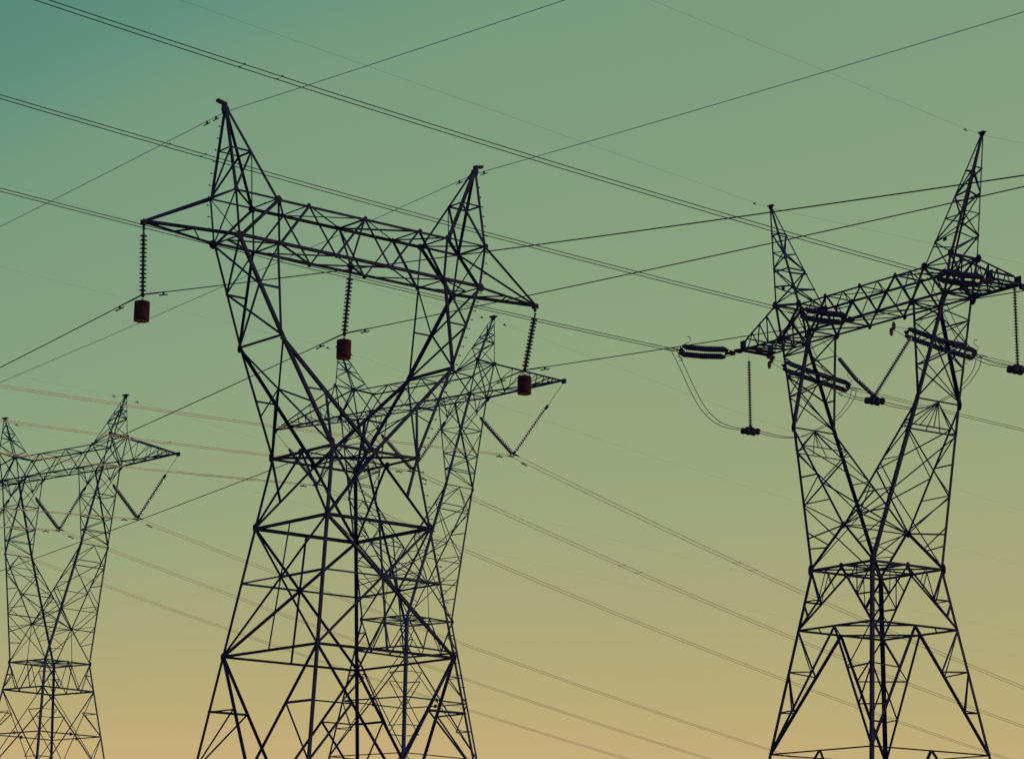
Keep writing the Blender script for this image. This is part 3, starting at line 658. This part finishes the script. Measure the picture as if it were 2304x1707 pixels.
# spacers along spans
sp=[('B',nB[-1][0],-1,.0245,5.1e-4,31,'spacer on the twin pair running to the right tower left arm'),('B',nB[0][0],-1,.0346,5.1e-4,37,'left spacer on the twin pair running to the right tower beam centre'),('B',nB[0][0],-1,.0346,5.1e-4,35.2,'right spacer on the twin pair running to the right tower beam centre'),
    ('B',nB[1][0],-1,.0451,5.1e-4,39,'left spacer on the topmost twin pair running to the right tower'),('B',nB[1][0],-1,.0451,5.1e-4,37.2,'right spacer on the topmost twin pair running to the right tower'),
    ('C',(7.2,0,-3.42),1,-.1733,5.2e-4,19,'left spacer on the right hand pair sloping down right from the middle background tower'),('C',(7.2,0,-3.42),1,-.1733,5.2e-4,20.5,'right spacer on the right hand pair sloping down right from the middle background tower'),
    ('C',(.15,0,-3.42),1,-.1711,5.2e-4,17.5,'left spacer on the middle pair sloping down right from the middle background tower'),('C',(.15,0,-3.42),1,-.1711,5.2e-4,19,'right spacer on the middle pair sloping down right from the middle background tower'),
    ('C',(.15,0,-3.42),-1,-.0818,5.63e-4,17,'spacer on the middle pair coming from the left to the middle background tower'),('D',(7.25,0,-3.42),-1,-.0813,4e-4,9,'spacer on the pair reaching the far left tower')]
for q in sp: spacer(*q)
# ---------------------------------------------------------------- ground
bm=bmesh.new(); N=24
for i in range(N+1):
    for j in range(N+1):
        f=lambda k:math.copysign(abs(k/N*2-1)**2.2,k/N*2-1)*3000
        x,y=f(i),f(j); h=0 if math.hypot(x,y-100)<250 else (math.sin(x*.004)+math.cos(y*.005+1))*2.0-2
        bm.verts.new((x,y,h))
bm.verts.ensure_lookup_table()
for i in range(N):
    for j in range(N): a=i*(N+1)+j; bm.faces.new([bm.verts[k] for k in (a,a+N+1,a+N+2,a+1)])
GR=mat('pale_bounce_ground',(.42,.31,.16),.95,0,.1,.25,.4,.3,tint=(.48,.37,.20)); g=mesh('ground',bm,GR,None,True); tag(g,None,None,None,'structure')  # unseen ground, made this pale to bounce light up onto the drum ends
# ---------------------------------------------------------------- sky
w=bpy.data.worlds.new('World'); S.world=w; w.use_nodes=True; nt=w.node_tree; nt.nodes.clear()
N_=nt.nodes.new; Lk=nt.links.new
out=N_('ShaderNodeOutputWorld'); bg=N_('ShaderNodeBackground'); tc=N_('ShaderNodeTexCoord'); sep=N_('ShaderNodeSeparateXYZ')
Lk(tc.outputs['Generated'],sep.inputs[0])
def math_(op,a,b=None,c=None):
    n=N_('ShaderNodeMath'); n.operation=op
    for i,v in enumerate((a,b,c)):
        if v is None: continue
        if isinstance(v,(int,float)): n.inputs[i].default_value=v
        else: Lk(v,n.inputs[i])
    return n.outputs[0]
xl=math_('MAXIMUM',math_('MINIMUM',sep.outputs['X'],0.),-.32)
zf=math_('MINIMUM',math_('MAXIMUM',math_('MULTIPLY',math_('SUBTRACT',sep.outputs['Z'],.07),7.),0.),1.)
no=N_('ShaderNodeTexNoise'); no.inputs['Scale'].default_value=9; no.inputs['Detail'].default_value=3; Lk(tc.outputs['Generated'],no.inputs['Vector'])
# the glow sits low on the right: the bands climb gently towards the left
t=math_('MULTIPLY_ADD',math_('MULTIPLY',sep.outputs['X'],math_('SUBTRACT',sep.outputs['Z'],.09)),-.85,sep.outputs['Z'])
t=math_('MULTIPLY_ADD',math_('MULTIPLY',math_('MULTIPLY',xl,xl),zf),1.15,t)
t=math_('MULTIPLY_ADD',math_('SUBTRACT',no.outputs['Fac'],.5),.016,t)
cr=N_('ShaderNodeValToRGB'); cr.color_ramp.interpolation='B_SPLINE' if 0 else 'LINEAR'
stops=[(-.02,(196,158,116)),(.065,(202,174,123)),(.095,(187,172,120)),(.13,(171,168,122)),(.18,(154,166,125)),(.235,(142,163,127)),(.295,(130,158,127)),(.35,(121,155,127)),(.395,(97,145,126)),(.47,(78,128,118)),(.7,(44,84,92)),(1.,(26,52,66))]
e=cr.color_ramp.elements
while len(e)<len(stops): e.new(.5)
for q,(ps,c) in zip(e,stops): q.position=(ps+.05)/1.05; q.color=lin(*c)
Lk(math_('MULTIPLY',math_('ADD',t,.05),1/1.05),cr.inputs['Fac'])
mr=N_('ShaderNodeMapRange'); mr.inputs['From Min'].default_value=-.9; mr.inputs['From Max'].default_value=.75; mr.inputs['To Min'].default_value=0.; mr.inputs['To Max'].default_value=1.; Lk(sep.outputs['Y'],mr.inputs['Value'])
# behind the viewer the unseen sky is brightened blue to light the steel navy
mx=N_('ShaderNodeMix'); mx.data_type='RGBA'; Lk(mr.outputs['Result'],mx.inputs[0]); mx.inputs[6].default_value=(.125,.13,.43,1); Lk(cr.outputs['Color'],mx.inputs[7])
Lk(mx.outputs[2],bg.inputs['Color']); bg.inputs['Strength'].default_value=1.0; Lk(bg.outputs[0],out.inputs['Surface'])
# weak setting sun, low on the right
sl=bpy.data.lights.new('sun','SUN'); sl.energy=.6; sl.angle=math.radians(.53); sl.color=(1,.66,.38); so=bpy.data.objects.new('sun',sl); COL.objects.link(so)
az=math.radians(-97); el=math.radians(5); sd=V((-math.sin(az)*math.cos(el),math.cos(az)*math.cos(el)*1.,math.sin(el)))
so.rotation_euler=sd.to_track_quat('Z','Y').to_euler(); so.location=(90,40,60)
# ---------------------------------------------------------------- camera
cam=bpy.data.cameras.new('camera'); co=bpy.data.objects.new('camera',cam); COL.objects.link(co)
co.matrix_world=M.Translation((0,0,CAMZ))@M.Rotation(math.pi/2+.2201,4,'X')@M.Rotation(.0179,4,'Z')
cam.sensor_width=36; cam.lens=5882.73/2304*36; cam.clip_end=9000; cam.clip_start=.5
S.camera=co
S.view_settings.view_transform='Standard'; S.view_settings.look='None'; S.view_settings.exposure=0; S.view_settings.gamma=1
S.cycles.max_bounces=4
